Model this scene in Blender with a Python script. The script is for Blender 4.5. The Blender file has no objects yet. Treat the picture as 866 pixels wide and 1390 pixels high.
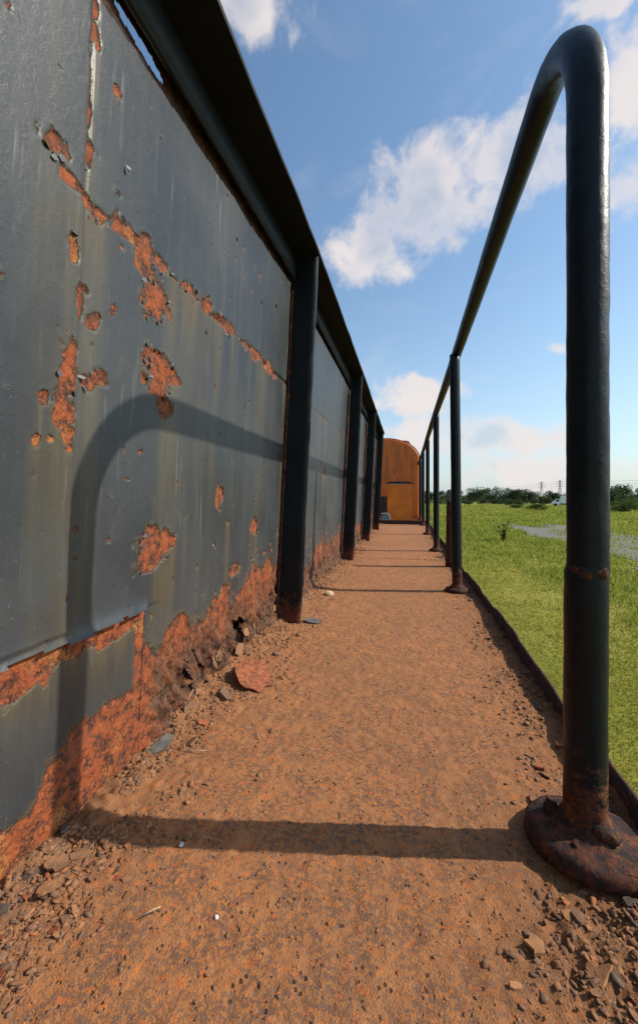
import bpy, bmesh, math, random
import numpy as np
from mathutils import Vector, Matrix

random.seed(7)
rng = np.random.default_rng(7)
S = bpy.context.scene
COL = S.collection

# ------------------------------------------------------------------ camera
F, CX, CY, EYE = 545.0, 433.0, 672.0, 0.5            # focal length / principal point in photo pixels, eye height over deck
TH = math.atan(120.0 / F); SN, CS = math.sin(TH), math.cos(TH)
cam = bpy.data.cameras.new('camera')
cam.sensor_fit = 'HORIZONTAL'; cam.sensor_width = 36.0
cam.lens = F / 866.0 * 36.0
cam.shift_y = -(695.0 - CY) / 866.0
cam.clip_start = 0.02; cam.clip_end = 6000
camo = bpy.data.objects.new('camera', cam); COL.objects.link(camo)
camo.location = (0, 0, EYE); camo.rotation_euler = (math.radians(90), 0, TH)
S.camera = camo

# ------------------------------------------------------------------ light
SUN_EL, SUN_AZ = math.radians(39.0), math.radians(10.0)     # azimuth from +X towards +Y
SUN_DIR = Vector((math.cos(SUN_EL) * math.cos(SUN_AZ), math.cos(SUN_EL) * math.sin(SUN_AZ), math.sin(SUN_EL)))
sl = bpy.data.lights.new('sun', 'SUN'); sl.energy = 4.4; sl.angle = math.radians(0.53); sl.color = (1.0, 0.93, 0.82)
so = bpy.data.objects.new('sun', sl); COL.objects.link(so)
so.rotation_euler = SUN_DIR.to_track_quat('Z', 'Y').to_euler()
so.location = (6, 2, 8)
S.view_settings.view_transform = 'Standard'; S.view_settings.look = 'None'
S.view_settings.exposure = 0.2; S.view_settings.gamma = 1.0
S.view_settings.use_curve_mapping = False
S.render.engine = 'CYCLES'
S.cycles.max_bounces = 5; S.cycles.diffuse_bounces = 3; S.cycles.glossy_bounces = 2; S.cycles.transmission_bounces = 2

# ------------------------------------------------------------------ projection helpers (photo pixel -> place)
def wall_x(z): return -0.495 + 0.05 * z
def sag(y): return .052 * np.clip((1.475 - np.asarray(y, float)) / .875, 0, 1.25) + .008 * np.clip(np.asarray(y, float) - 3, 0, 3)
def wall_pt(px, py, off=0.0):
    u = (px - CX) / F; v = (CY - py) / F; z = 0.6
    for _ in range(12):
        D = (wall_x(z) + off) / (u * CS - SN); z = EYE + v * D
    return D * (u * SN + CS), z, D
def ray(px, py):
    u = (px - CX) / F; v = (CY - py) / F
    d = Vector((u * CS - SN, u * SN + CS, v)); return d          # unit depth along the optical axis
def ground_pt(px, py, z0=0.0):
    d = ray(px, py); D = (z0 - EYE) / d.z
    return Vector((0, 0, EYE)) + d * D
def at_y(px, py, Y):
    d = ray(px, py); return Vector((0, 0, EYE)) + d * (Y / d.y)

# ------------------------------------------------------------------ node helpers
class NT:
    def __init__(s, tree): s.t = tree; s.n = tree.nodes; s.l = tree.links
    def new(s, typ, **kw):
        n = s.n.new(typ)
        for k, v in kw.items(): setattr(n, k, v)
        return n
    def put(s, sock, val):
        if isinstance(val, bpy.types.NodeSocket): s.l.new(val, sock)
        else: sock.default_value = val
    def math(s, op, a, b=None, c=None, clamp=False):
        n = s.new('ShaderNodeMath', operation=op, use_clamp=clamp)
        for i, v in enumerate((a, b, c)):
            if v is not None: s.put(n.inputs[i], v)
        return n.outputs[0]
    def vmath(s, op, a, b=None, out=0):
        n = s.new('ShaderNodeVectorMath', operation=op)
        s.put(n.inputs[0], a)
        if b is not None: s.put(n.inputs[1], b)
        return n.outputs[out]
    def noise(s, vec, scale, detail=4, rough=0.55, dist=0.0):
        n = s.new('ShaderNodeTexNoise'); s.put(n.inputs['Vector'], vec)
        n.inputs['Scale'].default_value = scale; n.inputs['Detail'].default_value = detail
        n.inputs['Roughness'].default_value = rough; n.inputs['Distortion'].default_value = dist
        return n.outputs['Fac']
    def voro(s, vec, scale, feature='F1', out='Distance'):
        n = s.new('ShaderNodeTexVoronoi', feature=feature); s.put(n.inputs['Vector'], vec)
        n.inputs['Scale'].default_value = scale
        return n.outputs[out]
    def rng(s, val, a, b, c=0.0, d=1.0, smooth=True):
        n = s.new('ShaderNodeMapRange'); n.interpolation_type = 'SMOOTHSTEP' if smooth else 'LINEAR'
        s.put(n.inputs[0], val)
        for i, v in zip((1, 2, 3, 4), (a, b, c, d)): n.inputs[i].default_value = v
        return n.outputs[0]
    def mix(s, fac, a, b, blend='MIX'):
        n = s.new('ShaderNodeMix', data_type='RGBA', blend_type=blend)
        s.put(n.inputs[0], fac); s.put(n.inputs[6], a); s.put(n.inputs[7], b)
        return n.outputs[2]
    def attr(s, name): return s.new('ShaderNodeAttribute', attribute_name=name).outputs['Fac']
    def mapping(s, vec, scale):
        n = s.new('ShaderNodeMapping'); s.put(n.inputs['Vector'], vec); n.inputs['Scale'].default_value = scale
        return n.outputs[0]
    def bump(s, h, strength, dist, normal=None):
        n = s.new('ShaderNodeBump'); s.put(n.inputs['Height'], h)
        n.inputs['Strength'].default_value = strength; n.inputs['Distance'].default_value = dist
        if normal is not None: s.l.new(normal, n.inputs['Normal'])
        return n.outputs[0]
def rgb(r, g, b): return (r, g, b, 1.0)
def new_mat(name):
    m = bpy.data.materials.new(name); m.use_nodes = True
    t = NT(m.node_tree); b = m.node_tree.nodes['Principled BSDF']
    return m, t, b
def obj_coord(t): return t.new('ShaderNodeTexCoord').outputs['Object']
def geo_pos(t): return t.new('ShaderNodeNewGeometry').outputs['Position']

# ------------------------------------------------------------------ sky with cumulus
W = bpy.data.worlds.new('World'); S.world = W; W.use_nodes = True
t = NT(W.node_tree); bg = W.node_tree.nodes['Background']
sky = t.new('ShaderNodeTexSky', sky_type='NISHITA')
sky.sun_disc = False; sky.sun_elevation = SUN_EL; sky.sun_rotation = math.pi / 2 - SUN_AZ
sky.altitude = 0; sky.air_density = 1.0; sky.dust_density = 1.0; sky.ozone_density = 1.6
gen = t.new('ShaderNodeTexCoord').outputs['Generated']
SKY_K = 0.15
W.cycles.sampling_method = 'MANUAL'; W.cycles.sample_map_resolution = 256
# cumulus heaps: photo pixel centre and half sizes, plus others round the rest of the sky
blobs = [(500,338,85,60,1.0),(580,270,110,80,1.0),(695,215,110,70,.92),
         (350,5,78,50,.95),(800,0,75,22,.8),(855,110,55,90,.95),(850,265,70,50,.75),
         (560,538,80,38,1.0),(565,592,80,26,.85),(680,595,130,36,.85),(757,478,17,11,.6),(720,640,220,30,.75)]
fr = []
for px, py, rx, ry, w in blobs:
    c = ray(px, py); k = c.length; c = c.normalized()
    fr.append((c, rx / F / k, ry / F / k, w))
r2 = random.Random(5)
for i in range(6):
    az = math.radians(66 + i * 43 + r2.uniform(-6, 6))          # measured clockwise from the walkway direction, away from the view
    el = math.radians(r2.choice([8, 14, 22, 32, 45, 60]) + r2.uniform(-3, 3))
    c = Vector((math.sin(az) * math.cos(el), math.cos(az) * math.cos(el), math.sin(el)))
    fr.append((c, r2.uniform(.12, .3), r2.uniform(.06, .14), r2.uniform(.7, 1)))
warp = t.new('ShaderNodeTexNoise'); t.put(warp.inputs['Vector'], gen)
warp.inputs['Scale'].default_value = 9; warp.inputs['Detail'].default_value = 2
wv = t.vmath('SCALE', t.vmath('SUBTRACT', warp.outputs['Color'], (.5, .5, .5))); wv.node.inputs['Scale'].default_value = .10
dirw = t.vmath('ADD', gen, wv)
best = None
for c, rx, ry, w in fr:
    right = Vector((0, 0, 1)).cross(c).normalized(); up = c.cross(right)
    a = t.vmath('DOT_PRODUCT', dirw, tuple(right / rx), out=1); b = t.vmath('DOT_PRODUCT', dirw, tuple(up / ry), out=1)
    f = t.vmath('DOT_PRODUCT', dirw, tuple(c), out=1)
    r = t.math('SQRT', t.math('ADD', t.math('MULTIPLY', a, a), t.math('MULTIPLY', b, b)))
    m = t.math('MULTIPLY', t.math('SUBTRACT', 1.0, r), w)
    m = t.math('SUBTRACT', m, t.math('MULTIPLY', t.math('LESS_THAN', f, 0.1), 10.0))
    best = m if best is None else t.math('SMOOTH_MAX', best, m, 0.25)
nz = t.noise(gen, 13, 7, .60, .25)
nz2 = t.noise(gen, 5.5, 3, .55, .2)
dens = t.math('ADD', t.math('MULTIPLY', best, 1.0), t.math('MULTIPLY', t.math('SUBTRACT', nz, .5), 1.9))
cl = t.math('MULTIPLY', t.rng(dens, .06, .62), t.rng(nz2, .36, .66, 1.0, .62))
thin = t.math('MULTIPLY', t.rng(t.noise(t.mapping(gen, (2, 2, 6)), 2.3, 4, .6, .6), .52, .8), .13)
cl = t.math('MAXIMUM', cl, thin)
core = t.rng(dens, .45, 1.0)
lit = rgb(.76 / SKY_K, .70 / SKY_K, .68 / SKY_K); shade = rgb(.54 / SKY_K, .555 / SKY_K, .605 / SKY_K)
ccol = t.mix(t.math('MULTIPLY', core, t.rng(nz2, .42, .60)), lit, shade)
tint = t.mix(1.0, sky.outputs[0], rgb(.98, 1.12, 1.12), 'MULTIPLY')
el = t.new('ShaderNodeSeparateXYZ'); t.l.new(gen, el.inputs[0])
hz = t.math('POWER', t.math('SUBTRACT', 1.0, t.math('MAXIMUM', el.outputs['Z'], 0.0), clamp=True), 4.2)     # summer haze low over the land
tint = t.mix(t.math('MULTIPLY', hz, .72), tint, rgb(.53 / SKY_K, .60 / SKY_K, .655 / SKY_K))
t.l.new(t.mix(t.math('MULTIPLY', cl, .93), tint, ccol), bg.inputs['Color'])
bg.inputs['Strength'].default_value = SKY_K

# ------------------------------------------------------------------ numpy noise
def _hash(ix, iy, seed):
    h = (ix.astype(np.int64) * 374761393 + iy.astype(np.int64) * 668265263 + seed * 974634777) & 0xffffffff
    h = ((h ^ (h >> 13)) * 1274126177) & 0xffffffff
    return ((h ^ (h >> 16)) & 0xffff) / 65535.0
def vnoise(x, y, seed=0):
    x = np.asarray(x, float); y = np.asarray(y, float)
    ix = np.floor(x); iy = np.floor(y); fx = x - ix; fy = y - iy
    fx = fx * fx * (3 - 2 * fx); fy = fy * fy * (3 - 2 * fy)
    a = _hash(ix, iy, seed); b = _hash(ix + 1, iy, seed); c = _hash(ix, iy + 1, seed); d = _hash(ix + 1, iy + 1, seed)
    return (a * (1 - fx) + b * fx) * (1 - fy) + (c * (1 - fx) + d * fx) * fy
def fbm(x, y, oct=4, seed=0, gain=.5):
    s = 0; a = 1; n = 0
    for o in range(oct):
        s = s + a * vnoise(np.asarray(x) * 2 ** o + 17.3 * o, np.asarray(y) * 2 ** o - 9.1 * o, seed + o); n += a; a *= gain
    return s / n
def sstep(a, b, x):
    q = np.clip((x - a) / (b - a), 0, 1); return q * q * (3 - 2 * q)

# ------------------------------------------------------------------ object helpers
def link(name, me, mat=None, parent=None, smooth=False):
    o = bpy.data.objects.new(name, me); COL.objects.link(o)
    if mat is not None and not me.materials: me.materials.append(mat)
    if parent is not None: o.parent = parent
    if smooth: me.polygons.foreach_set('use_smooth', [True] * len(me.polygons))
    return o
def tag(o, label=None, cat=None, group=None, kind=None):
    if label: o['label'] = label
    if cat: o['category'] = cat
    if group: o['group'] = group
    if kind: o['kind'] = kind
    return o
def empty(name, loc=(0, 0, 0), rz=0.0):
    o = bpy.data.objects.new(name, None); COL.objects.link(o); o.location = loc; o.rotation_euler = (0, 0, rz)
    o.empty_display_size = .1
    return o
def mesh_np(name, verts, faces, smooth=False):
    me = bpy.data.meshes.new(name); verts = np.asarray(verts, np.float32); faces = np.asarray(faces, np.int32)
    k = faces.shape[1]
    me.vertices.add(len(verts)); me.vertices.foreach_set('co', verts.ravel())
    me.loops.add(faces.size); me.loops.foreach_set('vertex_index', faces.ravel())
    me.polygons.add(len(faces)); me.polygons.foreach_set('loop_start', np.arange(0, faces.size, k, dtype=np.int32))
    me.polygons.foreach_set('loop_total', np.full(len(faces), k, np.int32))
    if smooth: me.polygons.foreach_set('use_smooth', np.ones(len(faces), bool))
    me.update(calc_edges=True); me.validate()
    return me
def grid_mesh(name, P3, keep=None, attrs=None, smooth=True):
    """P3: array [n, m, 3]; keep: mask of cells [n-1, m-1]"""
    n, m = P3.shape[:2]
    idx = np.arange(n * m).reshape(n, m)
    q = np.stack([idx[:-1, :-1], idx[:-1, 1:], idx[1:, 1:], idx[1:, :-1]], -1)
    q = q[keep] if keep is not None else q.reshape(-1, 4)
    used = np.zeros(n * m, bool); used[q.ravel()] = True
    remap = np.cumsum(used) - 1
    me = mesh_np(name, P3.reshape(-1, 3)[used], remap[q.reshape(-1, 4)], smooth)
    for k, v in (attrs or {}).items():
        at = me.attributes.new(k, 'FLOAT', 'POINT'); at.data.foreach_set('value', np.asarray(v, np.float32).reshape(-1)[used])
    return me
def box_mesh(name, x0, x1, y0, y1, z0, z1, bevel=0.0, seg=2):
    bm = bmesh.new(); bmesh.ops.create_cube(bm, size=1)
    for v in bm.verts: v.co = Vector((x0 + (v.co.x + .5) * (x1 - x0), y0 + (v.co.y + .5) * (y1 - y0), z0 + (v.co.z + .5) * (z1 - z0)))
    if bevel: bmesh.ops.bevel(bm, geom=bm.edges[:], offset=bevel, segments=seg, affect='EDGES')
    me = bpy.data.meshes.new(name); bm.to_mesh(me); bm.free(); return me
def tube_mesh(name, pts, rad, seg=20, wob=0.0, seed=0, cap=True):
    pts = [Vector(p) for p in pts]; n = len(pts)
    rad = rad if hasattr(rad, '__len__') else [rad] * n
    tan = [(pts[min(i + 1, n - 1)] - pts[max(i - 1, 0)]).normalized() for i in range(n)]
    ref = Vector((1, 0, 0)) if abs(tan[0].x) < .9 else Vector((0, 1, 0))
    nrm = (ref - tan[0] * ref.dot(tan[0])).normalized()
    V = []; s = 0
    for i in range(n):
        if i: s += (pts[i] - pts[i - 1]).length
        nrm = (nrm - tan[i] * nrm.dot(tan[i])).normalized(); bi = tan[i].cross(nrm)
        for k in range(seg):
            a = 2 * math.pi * k / seg
            r = rad[i]
            if wob: r += wob * (float(fbm(np.array(s * 40.0), np.array(a * 2.2), 3, seed)) - .5)
            V.append(pts[i] + (nrm * math.cos(a) + bi * math.sin(a)) * r)
    Fc = [(i * seg + k, i * seg + (k + 1) % seg, (i + 1) * seg + (k + 1) % seg, (i + 1) * seg + k) for i in range(n - 1) for k in range(seg)]
    me = bpy.data.meshes.new(name)
    if cap: Fc += [tuple(range(seg - 1, -1, -1)), tuple((n - 1) * seg + k for k in range(seg))]
    me.from_pydata([tuple(v) for v in V], [], Fc); me.update()
    me.polygons.foreach_set('use_smooth', [len(p.vertices) == 4 for p in me.polygons])
    return me
def lathe_mesh(name, prof, seg=40, lump=0.0, seed=0, squash=None):
    V = []; 
    for i, (r, z) in enumerate(prof):
        for k in range(seg):
            a = 2 * math.pi * k / seg
            d = (float(fbm(np.array(math.cos(a) * 3 + z * 50), np.array(math.sin(a) * 3 + r * 60), 4, seed)) - .5) * 2 * lump
            rr = max(r + d, .0005) if r > 0.001 else r
            V.append((rr * math.cos(a), rr * math.sin(a), z + d * .6 * (1 if r > .001 else 0)))
    Fc = [(i * seg + k, i * seg + (k + 1) % seg, (i + 1) * seg + (k + 1) % seg, (i + 1) * seg + k) for i in range(len(prof) - 1) for k in range(seg)]
    me = bpy.data.meshes.new(name); me.from_pydata(V, [], Fc); me.update()
    me.polygons.foreach_set('use_smooth', [True] * len(me.polygons)); return me

def slab_mesh(name, w, h, th, seed):
    r = random.Random(seed); n = 17; pts = []
    for k in range(n):
        a = 2 * math.pi * k / n; q = r.uniform(.74, 1.12); pts.append((math.cos(a) * w * .5 * q, math.sin(a) * h * .5 * q))
    V = [(x, y, th * .5 + r.uniform(-.14, .10) * th) for x, y in pts] + [(x * .95, y * .95, -th * .5) for x, y in pts] + [(0, 0, th * .55), (0, 0, -th * .5)]
    Fc = []
    for k in range(n):
        j = (k + 1) % n
        Fc += [(k, j, 2 * n), (n + j, n + k, 2 * n + 1), (k, n + k, n + j, j)]
    me = bpy.data.meshes.new(name); me.from_pydata(V, [], Fc); me.update(); return me
# ------------------------------------------------------------------ materials
def rust_nodes(t, co, scale=1.0, hue=0):
    """returns colour, height"""
    n1 = t.noise(co, 55 * scale, 5, .68, .3); n2 = t.noise(co, 230 * scale, 3, .6); n3 = t.noise(co, 14 * scale, 4, .55)
    c = t.mix(t.rng(n1, .38, .60), rgb(.042, .018, .013), rgb(.265, .064, .019))
    c = t.mix(t.rng(n2, .50, .75), c, rgb(.38, .110, .030))
    c = t.mix(t.math('MULTIPLY', t.rng(n3, .52, .72), .55), c, rgb(.125, .048, .028))
    c = t.mix(t.math('MULTIPLY', t.rng(n3, .44, .34), t.rng(n2, .4, .6)), c, rgb(.33, .145, .038))
    h = t.math('ADD', t.math('MULTIPLY', n1, .7), t.math('MULTIPLY', n2, .3))
    return c, h
def make_wall_mat():
    m, t, b = new_mat('wall_paint_and_rust')
    co = geo_pos(t)
    ru = t.attr('rust'); st = t.attr('streak'); br = t.attr('brown')
    fine = t.noise(co, 130, 4, .7, .6); mid = t.noise(co, 38, 4, .6, .4)
    val = t.math('ADD', ru, t.math('ADD', t.math('MULTIPLY', t.math('SUBTRACT', fine, .5), .34), t.math('MULTIPLY', t.math('SUBTRACT', mid, .5), .30)))
    mask = t.rng(val, .485, .535)
    vert = t.mapping(co, (9, 9, .9)); v1 = t.noise(vert, 3.0, 4, .6, .6); v2 = t.noise(t.mapping(co, (16, 16, 1.6)), 3, 4, .6, .8)
    big = t.noise(co, 3.2, 5, .6)
    paint = t.mix(t.rng(big, .3, .7), rgb(.030, .034, .038), rgb(.049, .053, .056))
    paint = t.mix(t.math('MULTIPLY', t.rng(v1, .52, .75), .30), paint, rgb(.070, .073, .073))       # chalky runs
    paint = t.mix(t.math('MULTIPLY', t.rng(v2, .58, .8), .5), paint, rgb(.036, .043, .049))
    drip = t.math('MULTIPLY', t.rng(t.noise(t.mapping(co, (38, 38, .55)), 2.2, 3, .5), .62, .70), t.rng(t.noise(co, 5, 2, .5), .42, .62))
    gn = t.noise(co, 75, 4, .72, .8)
    grime = t.math('MULTIPLY', t.rng(gn, .60, .68), t.rng(t.noise(co, 9, 3, .6), .46, .60))
    paint = t.mix(t.math('MULTIPLY', grime, .6), paint, rgb(.018, .018, .018))
    paint = t.mix(t.math('MULTIPLY', drip, .60), paint, rgb(.15, .148, .138))
    speck = t.rng(t.noise(co, 260, 3, .6), .68, .74)
    paint = t.mix(t.math('MULTIPLY', speck, .55), paint, rgb(.22, .225, .22))
    blot = t.rng(t.noise(co, 22, 4, .7, .8), .60, .72)
    paint = t.mix(t.math('MULTIPLY', blot, .28), paint, rgb(.105, .102, .088))
    sm = t.math('MULTIPLY', st, t.rng(v2, .25, .7, .35, 1.0), clamp=True)
    stain = t.mix(t.rng(big, .35, .65), rgb(.115, .082, .036), rgb(.095, .086, .064))
    paint = t.mix(t.math('MULTIPLY', sm, .9), paint, stain)
    halo = t.rng(val, .34, .49)
    paint = t.mix(t.math('MULTIPLY', halo, .55), paint, rgb(.105, .078, .042))
    b.inputs['Specular IOR Level'].default_value = .34
    rc, rh = rust_nodes(t, co)
    rim = t.math('MULTIPLY', t.rng(val, .60, .52), t.math('SUBTRACT', 1.0, br))
    rc = t.mix(t.math('MULTIPLY', rim, .75), rc, rgb(.045, .022, .015))  # dark-brown patch edges, with the paint lip's shadow put into the colour
    lay = t.noise(t.mapping(co, (60, 60, 22)), 2.2, 5, .7, 1.2)
    rc = t.mix(t.math('MULTIPLY', br, t.rng(mid, .3, .65, .45, 1.0)), rc, t.mix(t.rng(lay, .38, .62), rgb(.040, .023, .017), rgb(.19, .098, .052)))
    rc = t.mix(t.math('MULTIPLY', t.rng(fine, .56, .68), t.math('MULTIPLY', br, .6)), rc, rgb(.12, .105, .085))
    t.l.new(t.mix(mask, paint, rc), b.inputs['Base Color'])
    t.put(b.inputs['Roughness'], t.math('ADD', t.rng(mask, 0, 1, .40, .80, False), t.math('MULTIPLY', t.math('SUBTRACT', big, .4), .35)))
    pb = t.math('ADD', t.math('MULTIPLY', gn, .34), t.math('MULTIPLY', mid, .10))
    edge = t.math('SUBTRACT', t.rng(val, .40, .5), t.math('MULTIPLY', mask, 1.6))
    rh = t.math('ADD', rh, t.math('MULTIPLY', t.math('MULTIPLY', lay, br), 1.8))
    h = t.math('ADD', t.math('ADD', t.math('MULTIPLY', pb, .9), t.math('MULTIPLY', edge, .5)), t.math('MULTIPLY', t.math('MULTIPLY', rh, mask), 2.4))
    t.l.new(t.bump(h, .7, .0030), b.inputs['Normal'])
    return m
def make_black_paint(name, rust_z=None, base=(.011, .014, .018), rough=.36, rust_amt=.0, zspan=.25):
    """old black-blue gloss paint; rust creeps up from the foot"""
    m, t, b = new_mat(name); co = geo_pos(t)
    n = t.noise(co, 60, 5, .68, .4); big = t.noise(co, 7, 4, .6)
    c = t.mix(t.rng(big, .3, .7), rgb(*base), rgb(base[0] * 1.7, base[1] * 1.7, base[2] * 1.7))
    c = t.mix(t.math('MULTIPLY', t.rng(t.noise(co, 160, 5, .65), .62, .72), .45), c, rgb(.05, .047, .042))
    rc, rh = rust_nodes(t, co)
    rc = t.mix(.62, rc, rgb(.040, .019, .015))
    z = t.new('ShaderNodeSeparateXYZ'); t.l.new(co, z.inputs[0])
    zz = t.rng(z.outputs['Z'], .0, zspan, .62, .0, False) if rust_z else 0.0
    val = t.math('ADD', t.math('ADD', t.math('MULTIPLY', t.math('ADD', t.math('MULTIPLY', t.math('SUBTRACT', n, .5), 1.5), .5), .72), zz), rust_amt)
    mask = t.rng(val, .50, .74)
    t.l.new(t.mix(mask, c, rc), b.inputs['Base Color'])
    t.put(b.inputs['Roughness'], t.rng(t.math('ADD', mask, t.math('MULTIPLY', n, .25)), 0, 1, rough, .85, False))
    b.inputs['Specular IOR Level'].default_value = .22
    h = t.math('ADD', t.math('ADD', t.math('MULTIPLY', t.noise(co, 60, 5, .6, .5), .8), t.math('MULTIPLY', t.noise(co, 300, 3, .6), .26)), t.math('MULTIPLY', t.math('MULTIPLY', mask, rh), 1.1))
    t.l.new(t.bump(h, .5, .0022), b.inputs['Normal'])
    return m
def make_deck_mat():
    m, t, b = new_mat('rusty_deck_plate'); co = geo_pos(t)
    d = t.attr('dirt')
    n1 = t.noise(co, 20, 4, .65, .3); n2 = t.noise(co, 150, 5, .72, .3); n3 = t.noise(co, 420, 3, .6); nb = t.noise(co, 5.5, 5, .65)
    dust = t.mix(t.rng(nb, .32, .68), rgb(.39, .158, .055), rgb(.49, .185, .060))
    dust = t.mix(t.rng(n3, .35, .7), dust, rgb(.35, .158, .066))
    grey = t.mix(n3, rgb(.105, .064, .050), rgb(.165, .105, .082))
    gm = t.math('MULTIPLY', t.rng(n2, .44, .56), t.rng(n1, .32, .58, .25, 1.0))
    c = t.mix(t.math('MULTIPLY', gm, t.math('SUBTRACT', .80, t.math('MULTIPLY', d, .5))), dust, grey)
    om = t.math('MULTIPLY', t.rng(t.noise(co, 85, 4, .66, .4), .565, .64), t.rng(n3, .3, .55))
    c = t.mix(t.math('MULTIPLY', om, .75), c, rgb(.60, .150, .030))
    pit = t.rng(t.voro(co, 105), .26, .14)
    pm = t.math('MULTIPLY', pit, t.rng(t.noise(co, 33, 4, .6), .50, .60))
    c = t.mix(t.math('MULTIPLY', pm, .8), c, rgb(.05, .028, .021))
    earth = t.mix(t.rng(n2, .35, .65), rgb(.11, .056, .030), rgb(.28, .128, .052))
    c = t.mix(t.math('MULTIPLY', d, .75), c, earth)
    big = t.rng(t.noise(co, 1.7, 5, .65, .4), .42, .66)
    c = t.mix(t.math('MULTIPLY', big, .32), c, rgb(.21, .105, .054))
    t.l.new(c, b.inputs['Base Color'])
    b.inputs['Roughness'].default_value = .93; b.inputs['Specular IOR Level'].default_value = .25
    h = t.math('ADD', t.math('MULTIPLY', n2, .9), t.math('ADD', t.math('MULTIPLY', n3, .55), t.math('MULTIPLY', pm, -.9)))
    h = t.math('ADD', h, t.math('MULTIPLY', gm, -.25))
    t.l.new(t.bump(h, .9, .0045), b.inputs['Normal'])
    return m
def make_flake_mat(name, cols):
    m, t, b = new_mat(name); co = geo_pos(t)
    r = t.new('ShaderNodeNewGeometry').outputs['Random Per Island']
    cr = t.new('ShaderNodeValToRGB'); e = cr.color_ramp.elements
    while len(e) > 1: e.remove(e[-1])
    e[0].position = 0; e[0].color = cols[0]
    for i, c in enumerate(cols[1:]): q = e.new((i + 1) / (len(cols) - 1)); q.color = c
    t.l.new(r, cr.inputs[0])
    n = t.noise(co, 150, 6, .65)
    c = t.mix(t.rng(n, .35, .7), cr.outputs[0], t.mix(.55, cr.outputs[0], rgb(.30, .135, .06)))
    t.l.new(c, b.inputs['Base Color']); b.inputs['Roughness'].default_value = .9
    b.inputs['Specular IOR Level'].default_value = .3
    t.l.new(t.bump(n, .7, .002), b.inputs['Normal'])
    return m
def simple_mat(name, c1, c2, scale=20, rough=.8, bump=.3, dist=.003, spec=.4):
    m, t, b = new_mat(name); co = geo_pos(t)
    n = t.noise(co, scale, 6, .6, .3)
    t.l.new(t.mix(t.rng(n, .35, .65), rgb(*c1), rgb(*c2)), b.inputs['Base Color'])
    b.inputs['Roughness'].default_value = rough; b.inputs['Specular IOR Level'].default_value = spec
    if bump: t.l.new(t.bump(n, bump, dist), b.inputs['Normal'])
    return m
M_WALL = make_wall_mat()
M_RIB = make_black_paint('stiffener_paint', True, (.0045, .0065, .0090), .42, -.05, .16)
M_TOP = make_black_paint('top_angle_paint', False, (.004, .0048, .0058), .7, -.05)
M_STRIP = make_black_paint('top_strip_paint', False, (.008, .0105, .0135), .6, -.05)
M_PIPE = make_black_paint('handrail_paint', True, (.0038, .0062, .0090), .34, -.045, .18)
M_BASE = make_black_paint('flange_rust', False, (.014, .011, .010), .8, .27)
M_DECK = make_deck_mat()
M_LIP = make_black_paint('edge_lip_rust', False, (.016, .012, .010), .8, .24)
EARTH = [rgb(.075, .045, .032), rgb(.14, .072, .038), rgb(.27, .125, .052), rgb(.15, .098, .068), rgb(.33, .150, .058), rgb(.10, .080, .068), rgb(.36, .11, .034)]
M_FLAKE = make_flake_mat('rust_flake_mix', EARTH)
M_DARKFLAKE = make_flake_mat('dark_scale', [rgb(.06, .042, .036), rgb(.11, .088, .078), rgb(.13, .07, .042), rgb(.085, .062, .052)])
M_ORANGEFLAKE = simple_mat('orange_scale', (.15, .050, .024), (.34, .100, .036), 90, .9, .7, .004)
M_GREYFLAKE = simple_mat('painted_scale', (.075, .076, .074), (.15, .13, .105), 50, .7, .5, .003)
M_STONE = simple_mat('pale_stone', (.42, .27, .15), (.52, .38, .25), 60, .85, .5, .003)
M_WHITE = simple_mat('white_pebble', (.6, .58, .55), (.78, .76, .74), 60, .6, .3, .002)
M_ORANGE = None

# ================================================================== SETTING: ground
GZ = -1.6
def terrain(x, y):
    r = np.sqrt(np.asarray(x, float) ** 2 + np.asarray(y, float) ** 2)
    z = GZ - .0118 * np.clip(r - 25, 0, 380)
    amp = .03 + .42 * sstep(16, 45, r)
    und = fbm(np.asarray(x) * .11 + 5, np.asarray(y) * .11, 3, 21) - .5
    lot = sstep(4.9, 6.3, x) * (1 - sstep(11.0, 13.0, x)) * (1 - sstep(32, 38, y))
    return z + und * amp * 1.6 * (1 - lot) * sstep(4, 14, r)
def axis(n, near, far):
    s = np.linspace(-1, 1, n); return np.sign(s) * (near * np.abs(s) + (far - near) * np.abs(s) ** 5)
ax = axis(200, 70, 3000); gx, gy = np.meshgrid(ax + 8, ax + 20, indexing='ij')
P3 = np.stack([gx, gy, terrain(gx, gy)], -1)
m, t, b = new_mat('meadow_soil'); co = geo_pos(t)
n = t.noise(co, .35, 6, .6, .4); n2 = t.noise(co, 6, 6, .65)
c = t.mix(t.rng(n, .35, .65), rgb(.20, .205, .030), rgb(.30, .275, .055))
c = t.mix(t.math('MULTIPLY', t.rng(n2, .5, .7), .5), c, rgb(.07, .085, .018))
t.l.new(c, b.inputs['Base Color']); b.inputs['Roughness'].default_value = 1.0; b.inputs['Specular IOR Level'].default_value = .1
t.l.new(t.bump(n2, .6, .05), b.inputs['Normal'])
gnd = link('meadow_ground', grid_mesh('meadow_ground', P3), m)
tag(gnd, 'wide green meadow below the walkway reaching to the tree line', 'ground', kind='structure')

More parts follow.
